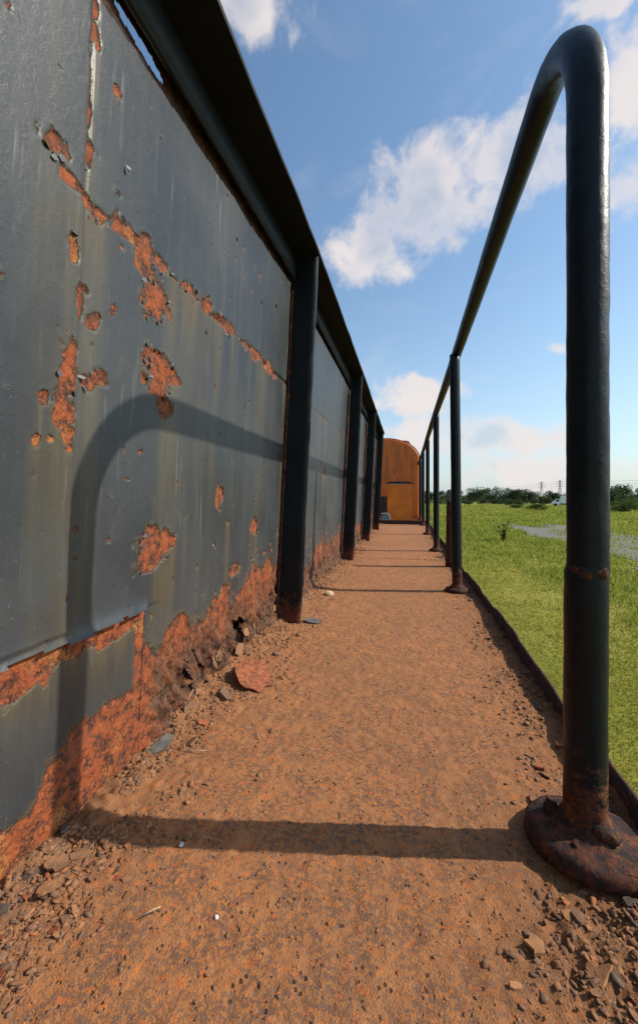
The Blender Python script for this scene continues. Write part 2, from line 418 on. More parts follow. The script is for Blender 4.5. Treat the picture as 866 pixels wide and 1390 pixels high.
# gravel lot beside the track
def lot_mask(x, y):
    wob = (fbm(x * .35, y * .35, 3, 5) - .5) * 2.2
    inside = sstep(6.0, 6.8, x + wob) * (1 - sstep(11.2, 12.2, x + wob)) * (1 - sstep(33, 36, y + wob * 2)) 
    isle = sstep(.50, .62, fbm(x * .5 + 3, y * .22 + 1, 3, 9)) * sstep(6.6, 7.6, x) * (1 - sstep(8.6, 9.8, x))
    return inside * (1 - isle)
lx = np.arange(4, 14, .16); ly = np.arange(-12, 38, .16)
gx, gy = np.meshgrid(lx, ly, indexing='ij')
msk = lot_mask(gx, gy)
P3 = np.stack([gx, gy, terrain(gx, gy) + .02], -1)
keep = msk[:-1, :-1] > .45
m, t, b = new_mat('grey_gravel'); co = geo_pos(t)
n = t.noise(co, 1.1, 6, .65); n2 = t.noise(co, 40, 5, .7)
c = t.mix(t.rng(n2, .35, .65), rgb(.09, .082, .072), rgb(.20, .185, .165))
c = t.mix(t.math('MULTIPLY', t.rng(n, .44, .60), .75), c, rgb(.17, .155, .07))
t.l.new(c, b.inputs['Base Color']); b.inputs['Roughness'].default_value = 1
t.l.new(t.bump(n2, .7, .02), b.inputs['Normal'])
lot = link('gravel_track', grid_mesh('gravel_track', P3, keep), m)
tag(lot, 'grey gravel track crossing the meadow beyond the handrail', 'track', kind='structure')

# ================================================================== SETTING: walkway
Y0, Y1 = -.5, 7.0
XL, XR = -.56, .335
def deck_h(x, y):
    wx = -.495
    nearw = np.exp(-np.clip(x - wx, 0, 9) / (.050 + .030 * sstep(.6, .9, y))); nearl = np.exp(-np.clip(.335 - x, 0, 9) / .055)
    lump = fbm(x * 26, y * 26, 4, 3); fine = fbm(x * 95, y * 95, 3, 4)
    patch = fbm(x * 5, y * 2.2, 3, 8)
    cor = np.exp(-np.hypot((x - .27) / .14, (y - .47) / .12) ** 2)
    dirt = np.clip(nearw * 1.5 * sstep(.2, .55, patch + .15) + nearl * 1.25 * sstep(.25, .6, patch + .15) + cor * 1.1, 0, 1)
    h = (lump - .35) * .030 * np.clip(dirt, 0, 1) * np.clip(.25 + nearw + .7 * nearl + .7 * cor, 0, 1) + nearw * (.006 + .022 * sstep(.68, .85, y) * sstep(2.6, 1.5, y)) + (fine - .5) * (.0046 + .012 * dirt)
    h = h + (fbm(x * 3, y * 3, 3, 12) - .5) * .004
    return h, dirt
ys = np.concatenate([np.arange(Y0, .3, .02), np.arange(.3, 1.7, .0042), np.arange(1.7, 3.2, .010), np.arange(3.2, Y1 + .001, .025)])
xs = np.arange(XL, XR + .004, .0045)
gx, gy = np.meshgrid(xs, ys, indexing='ij')
h, dirt = deck_h(gx, gy)
deck = link('walkway', grid_mesh('walkway', np.stack([gx, gy, h], -1), None, {'dirt': dirt}), M_DECK)
tag(deck, 'rusty steel walkway strewn with rust scale between wall and handrail', 'walkway', kind='structure')

# raised edge lip with a ragged, eaten top edge
def lip_mesh():
    yy = np.arange(-.5, 7.02, .012)
    top = .045 + (fbm(yy * 9, yy * 0, 4, 31) - .5) * .022 - .012 * sstep(.66, .8, fbm(yy * 3.1, yy * 0 + 4, 2, 33))
    wv = (fbm(yy * 2.0, yy * 0 + 7, 3, 35) - .5) * .016
    xi = .337 + wv; V = []; n = len(yy)
    for i in range(n): V += [(xi[i], yy[i], -.14), (xi[i] + .002, yy[i], top[i]), (xi[i] + .009, yy[i], top[i] - .002), (xi[i] + .009, yy[i], -.14)]
    Fc = [[4 * i + a, 4 * (i + 1) + a, 4 * (i + 1) + (a + 1) % 4, 4 * i + (a + 1) % 4] for i in range(n - 1) for a in range(4)]
    return mesh_np('edge_lip', V, Fc)
link('edge_lip', lip_mesh(), M_LIP, deck)
link('end_bar', box_mesh('end_bar', -.50, .345, 6.985, 7.03, -.12, .068, .006), M_LIP, deck)
link('side_beam', box_mesh('side_beam', .30, .33, -.5, 12.4, -.42, -.03, .006), M_LIP, deck)
link('hole_backing_floor', box_mesh('hole_backing_floor', -2.3, -.54, -.5, 12.4, -.10, -.015), M_LIP, deck)  # added behind the wall so that its foot holes look dark
link('hole_backing_plate', box_mesh('hole_backing_plate', -.66, -.64, -.5, 5.8, -.01, .55), M_LIP, deck)  # plate added behind the foot holes, keeps them dark
link('rear_floor', box_mesh('rear_floor', -.55, .335, 7.035, 12.4, -.10, -.03), M_LIP, deck)

# ================================================================== STEEL WALL
wall = empty('steel_wall', (-.495, 1.47, 0))
tag(wall, 'tall leaning grey-painted steel wall peeling to orange rust on the left', 'wall')
INV = Matrix.Translation((.495, -1.47, 0))
def wpart(name, me, mat):
    me.transform(INV); return link(name, me, mat, wall)
def ell(lst):
    out = []
    for px, py, rx, ry in lst:
        y, z, D = wall_pt(px, py); ya, _, _ = wall_pt(px - rx, py); yb, _, _ = wall_pt(px + rx, py)
        out.append((y, z, max((yb - ya) / 2, .004), max(ry * D / F, .004)))
    return out
near = ell([(72,197,15,14),(131,15,5,14),(130,50,5,18),(118,205,6,18),(118,272,8,13),(136,290,20,8),(160,306,18,7),(186,324,16,8),(198,335,11,20),(217,358,12,9),
            (198,365,12,18),(101,340,6,13),(107,398,6,22),(116,392,8,8),(127,430,8,10),(210,412,18,22),(214,425,11,16),(256,396,9,8),(280,412,9,11),(296,432,12,6),(312,447,10,8),
            (345,480,16,6),(366,500,10,6),(100,492,13,27),(92,555,14,24),(98,520,12,22),(130,519,11,13),(90,590,6,13),(60,535,7,8),(45,598,5,7),(66,596,5,6),(93,612,4,5),
            (215,500,22,24),(212,520,18,26),(218,550,11,16),(233,517,9,10),(213,740,22,22),(206,760,20,16),(225,735,13,15),(296,675,5,14),
            (316,776,8,10),(300,820,12,10),(345,715,5,14)])
RIM = []
def panel(name, ya, yb, res, ells, first=False, seed=0):
    Y = np.linspace(ya, yb, int((yb - ya) / res) + 1); Z = np.arange(-.02, 1.33, res)
    yy, zz = np.meshgrid(Y, Z, indexing='ij')
    n1 = fbm(yy * 45, zz * 45, 4, 40 + seed); n2 = fbm(yy * 14, zz * 5, 4, 50 + seed); warpy = (fbm(yy * 22, zz * 22, 3, 60 + seed) - .5) * .030
    warpz = (fbm(yy * 22 + 40, zz * 22, 3, 61 + seed) - .5) * .030
    val = np.full(yy.shape, -1.0)
    for (a, c, ra, rc) in ells:
        e = 1 - np.sqrt(((yy + warpy * min(1, ra / .011) - a) / ra) ** 2 + ((zz + warpz * min(1, rc / .011) - c) / rc) ** 2)
        val = np.maximum(val, e + ((fbm(yy * 80, zz * 55, 3, 66 + seed) - .5) * 1.3 + (fbm(yy * 30, zz * 24, 2, 67 + seed) - .5) * .9) * (e > -.9))
    # horizontal weld seam with bleeding rust
    seam = 1 - np.abs(zz - .925 + warpz * .25) / (.0032 + .008 * sstep(.55, .8, fbm(yy * 9, yy * 0, 3, 70 + seed)))
    lim = sstep(.42, .46, yy) if first else 1.0
    val = np.maximum(val, np.where(lim > .5, seam * .9 - .62 + 1.3 * (fbm(yy * 14, yy * 0 + 2, 2, 71 + seed) - .45), -1))
    # rust creeping up from the foot
    edge_far = (yy - ya) / (yb - ya)
    if first:
        foot = .225 + .05 * sstep(1.1, 1.45, yy) + (n2 - .5) * .20
        foot = np.where(yy < .664, .02, foot)
    else: foot = .17 + .06 * edge_far + (n2 - .5) * .26
    fv = np.clip((foot - zz) / .09, -1, 1)
    val = np.maximum(val, fv)
    # rust at the side welded to the stiffener
    sd = (yb - yy) / .02
    val = np.maximum(val, np.clip(.75 - sd + (fbm(yy * 0, zz * 11, 4, 80 + seed) - .5) * 2.0 - zz * .25, -1, 1))
    # pepper of tiny chips
    pep = fbm(yy * 60, zz * 40, 3, 90 + seed); pepd = .10 + .17 * sstep(.50, .22, zz) * (sstep(.7, 1.1, yy) if first else 1)
    val = np.maximum(val, (pep - (.93 - pepd)) * 6)
    if first: val = np.maximum(val, .55 - np.abs(yy - .484 - warpy * .2) / .0034 * .5 - 1.5 * (zz < .9) - .9 * (fbm(zz * 14, yy * 0, 2, 95) < .55))
    m0 = sstep(-.06, .06, val + (n1 - .5) * .5)
    # streaks of rust water running down
    bleed = sstep(.42, .68, fbm(Y * 17, Y * 0 + 3, 3, 98 + seed))
    st = np.zeros_like(val); run = np.zeros(val.shape[0]); dec = np.exp(-res / (.13 + .30 * fbm(Y * 40, Y * 0, 2, 97 + seed)))
    for j in range(val.shape[1] - 1, -1, -1):
        run = np.maximum(run * dec, np.clip(m0[:, j], 0, 1) * bleed); st[:, j] = run
    k = 5
    ker = np.ones(k) / k
    st = np.apply_along_axis(lambda a: np.convolve(a, ker, 'same'), 0, st)
    lowcor = sstep(.22, .08, zz + (n2 - .5) * .16) * (sstep(.664, .70, yy) if first else 1.0)
    disp = (fbm(yy * 2.4, zz * 2.4, 3, 100 + seed) - .5) * .010 - m0 * .0022 + (n1 - .5) * .0035 * m0 + .0012 * sstep(-.25, -.08, val) * (1 - m0)
    ridg = fbm(yy * 24 + zz * 9, zz * 9, 4, 110 + seed)
    disp = disp + lowcor * ((ridg - .5) * .045 + (np.abs(fbm(yy * 55, zz * 26, 4, 111 + seed) - .5) * 2 - .35) * .020 + (np.round(fbm(yy * 30 + zz * 20, zz * 12, 3, 113 + seed) * 7) / 7 - .5) * .030) + lowcor * .012 * sstep(.10, .0, zz)
    keep = np.ones((len(Y) - 1, len(Z) - 1), bool)
    if first:
        disp = disp + .005 * (yy < .484) * (zz > .30) - .004 * np.exp(-((yy - .484) / .004) ** 2) * (zz > .92)
        disp = disp - .007 * np.exp(-((zz - .925 + warpz * .25) / .006) ** 2) * (yy > .45) * sstep(.45, .6, fbm(yy * 8, yy * 0, 3, 77))
        lip = .286 + (fbm(Y * 16, Y * 0, 3, 120) - .5) * .012
        cut = (Y[:, None] < .668) & (Z[None, :] < lip[:, None]); keep &= ~(cut[:-1, :-1])
        curl = np.exp(-np.clip(zz - lip[:, None], 0, 9) / .010) * (yy < .668) * (zz < .40)
        disp = disp + curl * (.004 + .012 * np.clip(fbm(yy * 13, yy * 0, 3, 121) - .35, 0, 1)) + .006 * curl
        wj = (zz < lip[:, None] + .004) * (1 - sstep(.672, .715, yy)) * (yy > .66); disp = disp * (1 - wj) - .0040 * wj
        lowcor = lowcor * sstep(.672, .73, yy + (n1 - .5) * .04)
        holes = (fbm(yy * 34 + zz * 22, zz * 9, 3, 130) > .76) & (zz < .16) & (zz > .02) & (yy > .74)
        keep &= ~holes[:-1, :-1]
    else:
        holes = (fbm(yy * 16, zz * 7, 3, 130 + seed) > .74) & (zz < .12); keep &= ~holes[:-1, :-1]
    top = 1.300 - sag(Y) - .026 * np.clip((1.475 - Y) / .875, 0, 1.2) + (fbm(Y * 12, Y * 0, 4, 140 + seed) - .5) * .012
    keep &= ~((Z[None, :] > top[:, None])[:-1, :-1])
    P3 = np.stack([wall_x(zz) + disp, yy, zz], -1)
    if first:
        rb = np.random.default_rng(3); bi, bj = np.where((np.abs(val + (n1 - .5) * .5) < .07) & (zz > .30) & (zz < 1.2) & (yy > .40) & (yy < 1.4))
        for q in rb.permutation(len(bi))[:110]:
            p = P3[bi[q], bj[q]]; RIM.append((p[0] + .0012, p[1], p[2]))
    return wpart('panel', grid_mesh('panel', P3, keep, {'rust': np.clip(.5 + .5 * np.clip(val, -1, 1), 0, 1), 'streak': np.clip(st, 0, 1), 'brown': lowcor}), M_WALL)
RIBS = [1.475, 3.02, 4.36, 5.76]
tag(panel('panel', .22, 1.470, .0038, near, True), 'grey plate with flaking rust patches nearest the viewer')
panel('panel', -1.3, .2195, .02, [], False, 9)
def rnd_ell(ya, yb, n, seed):
    r = random.Random(seed); return [(r.uniform(ya, yb), r.uniform(.2, 1.15), r.uniform(.006, .03), r.uniform(.01, .05)) for _ in range(n)]
panel('panel', RIBS[0] + .012, RIBS[1] - .002, .009, rnd_ell(1.5, 3, 9, 1), False, 3)
panel('panel', RIBS[1] + .012, RIBS[2] - .002, .014, rnd_ell(3, 4.3, 7, 2), False, 5)
panel('panel', RIBS[2] + .012, RIBS[3] - .002, .018, rnd_ell(4.4, 5.7, 6, 3), False, 7)

# curled paint chips lifting round the rust patches
M_CHIP = simple_mat('lifted_paint', (.035, .041, .047), (.075, .078, .078), 60, .5, .3, .001)
rc_ = random.Random(19)
for k, p in enumerate(RIM):
    me = slab_mesh('paint_chip', rc_.uniform(.005, .014), rc_.uniform(.004, .010), .0007, 700 + k)
    me.transform(Matrix.Translation(p) @ Matrix.Rotation(rc_.uniform(-.5, .5), 4, 'Z') @ Matrix.Rotation(math.radians(90) + rc_.uniform(-.5, .35), 4, 'Y') @ Matrix.Rotation(rc_.uniform(0, 6.28), 4, 'Z'))
    wpart('paint_chip', me, M_CHIP)

# patch plate low on the near bay, set just behind the curled sheet
def patch_plate():
    Y = np.arange(.18, .680, .0038); Z = np.arange(-.02, .315, .0038)
    yy, zz = np.meshgrid(Y, Z, indexing='ij')
    n = fbm(yy * 12, zz * 9, 4, 150); f = fbm(yy * 50, zz * 50, 4, 151)
    val = np.clip((.085 + .060 * sstep(.40, .62, yy) + (n - .5) * .15 - zz) / .05, -1, 1)
    val = np.maximum(val, np.clip((zz - .247 + (n - .5) * .05 + (f - .5) * .03) / .014, -1, 1))
    val = np.maximum(val, np.clip((yy - .638 + (f - .5) * .03 + (n - .5) * .05) / .014, -1, 1))
    m0 = sstep(-.1, .1, val + (f - .5) * .4)
    st = np.zeros_like(val); run = np.zeros(len(Y)); 
    for j in range(len(Z) - 1, -1, -1):
        run = np.maximum(run * math.exp(-.0038 / .05), m0[:, j]); st[:, j] = run
    disp = -.004 + (f - .5) * .0045 * m0 - .001 * m0 + .0
    P3 = np.stack([wall_x(zz) + disp, yy, zz], -1)
    # thickness at the right-hand end
    end = P3[-1:].copy(); end[..., 0] -= .03; P3 = np.concatenate([P3, end], 0)
    at = {'rust': .5 + .5 * np.concatenate([val, val[-1:]], 0), 'streak': np.concatenate([st, st[-1:]], 0), 'brown': np.zeros((len(Y) + 1, len(Z)))}
    return wpart('patch_plate', grid_mesh('patch_plate', P3, None, at), M_WALL)
tag(patch_plate(), 'low grey patch plate framed by orange rust')

# stiffener ribs (flat bars standing out from the wall)
ZT = 1.405
def rib_mesh(y, seed):
    w = .100; zs = np.arange(0, ZT + .001, .02); xs = np.linspace(0, 1, 7)
    xx, zz = np.meshgrid(xs, zs, indexing='ij')
    wob = (fbm(zz * 9, xx * 0, 4, 200 + seed) - .5) * .010 * sstep(.7, .0, zz) + (fbm(zz * 25, xx * 0, 3, 201 + seed) - .5) * .004
    X = wall_x(zz) - .03 + xx * (w + .028 + wob)
    d = (fbm(xx * 4, zz * 14, 4, 203 + seed) - .5) * (.003 + .012 * sstep(.35, 0, zz))
    front = np.stack([X, y + d, zz], -1); back = np.stack([X, y + d + .008, zz], -1)[::-1]
    return grid_mesh('stiffener', np.concatenate([front, back, front[:1]], 0), None, None, False)
for i, y in enumerate(RIBS): wpart('stiffener', rib_mesh(y, i), M_RIB)
# top angle: horizontal flange over the walkway
wx = wall_x(ZT)
bm = bmesh.new()
yy = np.arange(-1.3, 5.90, .03); prev = None
eo = (fbm(yy * 6, yy * 0, 4, 260) - .5) * .006
for y, e in zip(yy, eo):
    zf = ZT - float(sag(y))
    r = [bm.verts.new((wx - .05, y, zf)), bm.verts.new((wx + .104 + e, y, zf + .002 + e * .5)), bm.verts.new((wx + .104 + e, y, zf + .013)), bm.verts.new((wx - .05, y, zf + .013))]
    if prev:
        for a in range(4): bm.faces.new((prev[a], prev[(a + 1) % 4], r[(a + 1) % 4], r[a]))
    prev = r
bmesh.ops.recalc_face_normals(bm, faces=bm.faces[:])
me = bpy.data.meshes.new('top_flange'); bm.to_mesh(me); bm.free()
wpart('top_flange', me, M_TOP)
# hanging strip of each bay, its lower edge ragged and standing proud of the panel
def strip(ya, yb, seed):
    yy = np.arange(ya, yb, .008); n = len(yy)
    z0 = 1.318 - sag(yy) + (fbm(yy * 30, yy * 0, 3, 270 + seed) - .5) * .006
    V = []
    for y, z in zip(yy, z0):
        xa = wall_x(z); xb = wall_x(ZT)
        zf = ZT - .002 - float(sag(y)); V += [(xa + .014, y, z), (xb + .010, y, zf), (xb - .006, y, zf), (xa + .004, y, z + .002)]
    Fc = [[4 * i + a, 4 * (i + 1) + a, 4 * (i + 1) + (a + 1) % 4, 4 * i + (a + 1) % 4] for i in range(n - 1) for a in range(4)]
    return mesh_np('top_strip', V, Fc)
def filler(ya, yb, seed, hole=False):
    Y = np.arange(ya, yb, .004 if hole else .012); Z = np.arange(1.15, 1.415, .004)
    yy, zz = np.meshgrid(Y, Z, indexing='ij')
    n = (fbm(yy * 40, zz * 40, 3, 280 + seed) - .5)
    keep = np.ones(yy.shape, bool)
    if hole:
        for a, ra, zc, rz in ((.598, .060, 1.262, .010), (.515, .018, 1.262, .006), (.548, .007, 1.262, .005)):
            keep &= ((yy + n * .03 - a) / ra) ** 2 + ((zz + n * .012 - zc) / rz) ** 2 > 1
    P3 = np.stack([wall_x(zz) - .010 + n * .008, yy, zz], -1)
    keep &= zz < ZT + .004 - sag(yy)
    return grid_mesh('backing_strip', P3, keep[:-1, :-1])
bays = [(-1.3, RIBS[0] - .001)] + [(RIBS[i] + .012, RIBS[i + 1] - .001) for i in range(3)]
for i, (a, b_) in enumerate(bays):
    wpart('top_strip', strip(a, b_, i), M_STRIP)
    wpart('backing_strip', filler(max(a, .1) if i == 0 else a, b_, i, i == 0), M_LIP)
    if i:
        p = [(wall_x(z) + .006, b_ - .05, z) for z in np.linspace(.03, 1.28, 30)]
        wpart('edge_bead', tube_mesh('edge_bead', p, .011, 8, .008, i), M_LIP)
p = [(wall_x(z) + .004, RIBS[0] - .004, z) for z in np.linspace(.02, 1.28, 70)]
wpart('weld_bead', tube_mesh('weld_bead', p, .006, 8, .006, 3), M_BASE)

# slabs of scale peeling from the wall's foot
r3 = random.Random(11)
for i in range(14):
    y = r3.uniform(.80, 1.44); z = r3.uniform(.0, .11) * (.6 + .6 * (y - .7))
    me = slab_mesh('rust_scale', r3.uniform(.015, .045), r3.uniform(.02, .06), r3.uniform(.002, .004), 500 + i)
    me.transform(Matrix.Translation((wall_x(z) + r3.uniform(.006, .022), y, z)) @ Matrix.Rotation(r3.uniform(-.3, .3), 4, 'Z') @ Matrix.Rotation(math.radians(90) + r3.uniform(-.35, .12), 4, 'Y') @ Matrix.Rotation(r3.uniform(-.5, .5) + math.radians(90), 4, 'Z'))
    wpart('rust_scale', me, r3.choice([M_FLAKE, M_FLAKE, M_DARKFLAKE, M_ORANGEFLAKE]))

# ================================================================== HANDRAIL
PX, RZ, PR = .247, 1.243, .0262
rail = empty('handrail', (PX, .637, 0))
tag(rail, 'black tubular steel handrail on posts along the right walkway edge', 'handrail')
RINV = Matrix.Translation((-PX, -.637, 0))
def rpart(name, me, mat, parent=None):
    if parent is None: me.transform(RINV)
    return link(name, me, mat, parent or rail)
POSTS = [.637, 2.18, 3.72, 5.27, 6.80, 8.30, 9.7, 11.1]
RB = .185
pts = []; rad = []
WZ = .392
for z in np.linspace(.02, WZ - .004, 40): pts.append((PX - .0015 * (1 - z / WZ), POSTS[0], z)); rad.append(PR + .0008)
for z in np.linspace(WZ + .004, RZ - RB, 70): pts.append((PX + .002, POSTS[0], z)); rad.append(PR - .0004)
for a in np.linspace(0, math.pi / 2, 34)[1:]:
    pts.append((PX + .002, POSTS[0] + RB - RB * math.cos(a), RZ - RB + RB * math.sin(a))); rad.append(PR - .0004)
yl = 11.1
for y in np.arange(POSTS[0] + RB + .03, yl - .2, .045):
    ease = 1 - math.exp(-max(y - .86, 0) / .6); pts.append((PX + .002 + .004 * math.sin((y - .86) * 1.3) * ease, y, RZ + .006 * ease * math.sin((y - .86) * 1.2) - .0035 * (y - .82) * ease)); rad.append(PR - .0006)
ze = pts[-1][2]
for a in np.linspace(0, math.pi / 2, 12)[1:]: pts.append((PX, yl - .2 + .2 * math.sin(a), ze - .2 + .2 * math.cos(a))); rad.append(PR)
for z in np.linspace(ze - .25, -.03, 8): pts.append((PX, yl, z)); rad.append(PR)
rpart('rail_pipe', tube_mesh('rail_pipe', pts, rad, 28, .0019, 2), M_PIPE)
# butt weld on the near post
me = lathe_mesh('butt_weld', [(PR * .9, -.010), (PR - .0006, -.008), (PR + .0014, -.004), (PR + .0010, .001), (PR + .0004, .005), (PR * .9, .009)], 72, .0042, 19)
me.transform(Matrix.Translation((PX, POSTS[0], WZ))); rpart('butt_weld', me, M_BASE)
base_prof = [(.0, .0), (.0765, .0), (.078, .006), (.0765, .016), (.0725, .0215), (.060, .0245), (.045, .027), (.038, .031), (.0335, .037), (.030, .044), (.0268, .049), (.022, .050)]
base_me = lathe_mesh('base_flange', base_prof, 110, .0024, 23)
def base(y, parent, big=False):
    me = base_me if big else base_small
    o = link('base_flange', me, M_BASE, parent)
    return o
base_small = lathe_mesh('base_flange', [(0, 0), (.060, 0), (.061, .008), (.057, .018), (.04, .022), (.033, .030), (.027, .040), (.02, .042)], 40, .0025, 29)
o = base(POSTS[0], rail, True); o.location = (0, 0, .002)
o.rotation_euler = (0.05, .06, 2.2)
# lump of weld and a bolt stub on the near flange
me = lathe_mesh('weld_lump', [(.0, -.012), (.014, -.010), (.0185, .0), (.015, .010), (.007, .016), (0, .017)], 24, .005, 41)
o = link('weld_lump', me, M_BASE, rail); o.location = (.012, -.028, .043); o.rotation_euler = (.5, .2, 0); o.scale = (1.0, .6, .55)
me = lathe_mesh('bolt_stub', [(.0, -.004), (.0115, -.003), (.0105, .012), (.0125, .014), (.0115, .024), (.0085, .027), (.007, .036), (.0, .037)], 20, .0030, 42)
o = link('bolt_stub', me, M_BASE, rail); o.location = (-.037, .022, .016); o.scale = (.9, .9, .8)
o = link('bolt_stub', me, M_BASE, rail); o.location = (-.028, -.040, .012); o.scale = (.55, .55, .6)
for i, y in enumerate(POSTS[1:7]):
    zt = RZ - .0035 * (y - .9)
    lean = -.010 if i == 0 else 0.0
    pm = tube_mesh('post', [(0 + lean * z, 0, z) for z in np.linspace(.0, zt - .012, 36)], PR - .001, 20, .0012, 5 + i)
    p = link('post', pm, M_PIPE, rail); p.location = (.004 - .002 * i % 3 * .001, y - .637, 0)
    link('base_flange', base_small, M_BASE, p)

# capped pipe standing just outside the second post
g = empty('capped_pipe', (.292, 2.93, 0)); tag(g, 'short dark pipe stub with pale grey cap just behind second handrail post', 'pipe')
link('pipe_body', tube_mesh('pipe_body', [(0, 0, z) for z in np.linspace(0, .47, 14)], list(np.linspace(.034, .024, 14)), 18, .001, 3), M_BASE, g)
me = lathe_mesh('pipe_cap', [(.0255, .455), (.027, .462), (.0265, .51), (.020, .535), (.0, .541)], 24, .0006, 5)
link('pipe_cap', me, simple_mat('pipe_cap_grey', (.09, .11, .105), (.14, .16, .155), 40, .5), g)
# small broken bracket tabs on the edge lip
for y, hh in ((3.35, .10), (4.75, .09), (6.2, .075)):
    me = bpy.data.meshes.new('bracket_tab')
    V = [(0, -.05, 0), (0, .05, 0), (0, .03, hh), (0, -.01, hh * .8), (.008, -.05, 0), (.008, .05, 0), (.008, .03, hh), (.008, -.01, hh * .8)]
    me.from_pydata(V, [], [(0, 1, 2, 3), (7, 6, 5, 4), (0, 4, 5, 1), (1, 5, 6, 2), (2, 6, 7, 3), (3, 7, 4, 0)])
    o = link('bracket_tab', me, M_LIP, deck); o.location = (.322, y, -.002)

# ================================================================== ORANGE CAB at the far end
def make_orange():
    m, t, b = new_mat('orange_paint'); co = geo_pos(t)
    n = t.noise(t.mapping(co, (6, 6, .9)), 2.2, 6, .65); n2 = t.noise(co, 9, 6, .65, .4)
    c = t.mix(t.rng(n, .42, .68), rgb(.62, .132, .009), rgb(.34, .084, .011))
    c = t.mix(t.math('MULTIPLY', t.rng(n2, .55, .72), .6), c, rgb(.17, .06, .025))
    t.l.new(c, b.inputs['Base Color']); b.inputs['Roughness'].default_value = .55
    t.l.new(t.bump(n2, .4, .004), b.inputs['Normal'])
    return m
M_OR = make_orange()
M_OR2 = simple_mat('locker_orange', (.88, .205, .008), (.72, .150, .008), 5, .5, .2)
M_PALE = simple_mat('worn_edge', (.62, .36, .2), (.5, .25, .1), 20, .6, .2)
M_DARK = simple_mat('dark_rusty_iron', (.03, .02, .016), (.07, .035, .025), 30, .8, .5)
M_GREY = simple_mat('grey_paint_box', (.19, .18, .16), (.26, .25, .22), 30, .7)
CYF = 9.3
pr = at_y(570, 690, CYF); ptp = at_y(530, 594, CYF)
cab = empty('rounded_cab', (-1.0, CYF, -.03)); tag(cab, 'weathered orange cab with rounded roof at the far walkway end', 'cab')
xr, zt, rr = pr.x + 1.0, ptp.z + .03, .62
prof = [(-1.2, 0)] + [(xr, 0)] + [(xr, zt - rr * .75)]
for a in np.linspace(0, math.pi / 2, 12)[1:]:
    prof.append((xr - rr * 1.25 + rr * 1.25 * math.cos(a), zt - rr * .75 + rr * .75 * math.sin(a) ** 1.05))
prof += [(.1, zt + .02), (-1.2, zt + .02)]
n = len(prof)
bm = bmesh.new()
f0 = [bm.verts.new((x, 0, z)) for x, z in prof]; f1 = [bm.verts.new((x, 2.2, z)) for x, z in prof]
bm.faces.new(f0); bm.faces.new(f1[::-1])
for k in range(n): bm.faces.new((f0[k], f1[k], f1[(k + 1) % n], f0[(k + 1) % n]))
bmesh.ops.recalc_face_normals(bm, faces=bm.faces[:])
bmesh.ops.bevel(bm, geom=[e for e in bm.edges if abs(e.verts[0].co.y) < 1e-4 and abs(e.verts[1].co.y) < 1e-4], offset=.045, segments=3, affect='EDGES')
me = bpy.data.meshes.new('cab_body'); bm.to_mesh(me); bm.free(); link('cab_body', me, M_OR, cab)
me = lathe_mesh('roof_hatch', [(.20, 0), (.20, .03), (.17, .06), (0, .07)], 24); o = link('roof_hatch', me, M_DARK, cab); o.location = (.86, 1.0, zt - .02)
me = box_mesh('roof_rib', -.3, .62, .35, .42, zt + .018, zt + .045, .01); link('roof_rib', me, M_OR, cab)
me = box_mesh('gap_shade_box', .38, .55, -.012, .02, .05, .50, .004); link('gap_shade', me, M_DARK, cab)  # dark sheet standing in for the shadowed gap left of the locker

BY = 8.15
bl, brr, bt = at_y(526, 652, BY).x, at_y(559, 652, BY).x, at_y(540, 653, BY).z
bx = empty('orange_locker', ((bl + brr) / 2, BY, -.03)); tag(bx, 'orange steel locker box with rusty lid standing before the cab', 'locker')
w = (brr - bl) / 2
link('locker_body', box_mesh('locker_body', -w, w, 0, .42, 0, bt - .02, .006), M_OR2, bx)
link('locker_lid', box_mesh('locker_lid', -w - .03, w + .03, -.02, .45, bt - .019, bt + .004, .004), M_DARK, bx)
for k in range(7):
    me = slab_mesh('rust_scale', .085, .10, .022, 900 + k); o = link('rust_scale', me, M_DARK, bx); o.location = (-w + .05 + k * (2 * w - .1) / 6, .06 + .03 * (k % 3), bt + .014)
for sx in (-w - .005, w - .013):
    link('corner_strip', box_mesh('corner_strip', sx, sx + .018, -.008, .006, .02, bt - .022, .002), M_OR2, bx)
link('seam_batten', box_mesh('seam_batten', w * .62, w * .62 + .014, -.012, .004, .02, bt - .03, .002), M_PALE, bx)
link('top_batten', box_mesh('top_batten', -w, w * .66, -.012, .004, bt - .045, bt - .026, .002), M_PALE, bx)
q = at_y(524, 700, 7.7)
gb = empty('grey_box', (q.x, 7.7, -.03)); tag(gb, 'small pale grey box beside the orange locker at wall end', 'box')
link('box_body', box_mesh('box_body', -.09, .075, 0, .16, 0, .16, .012), M_GREY, gb)
link('box_lid', box_mesh('box_lid', -.095, .03, -.006, .166, .163, .185, .006), M_GREY, gb)

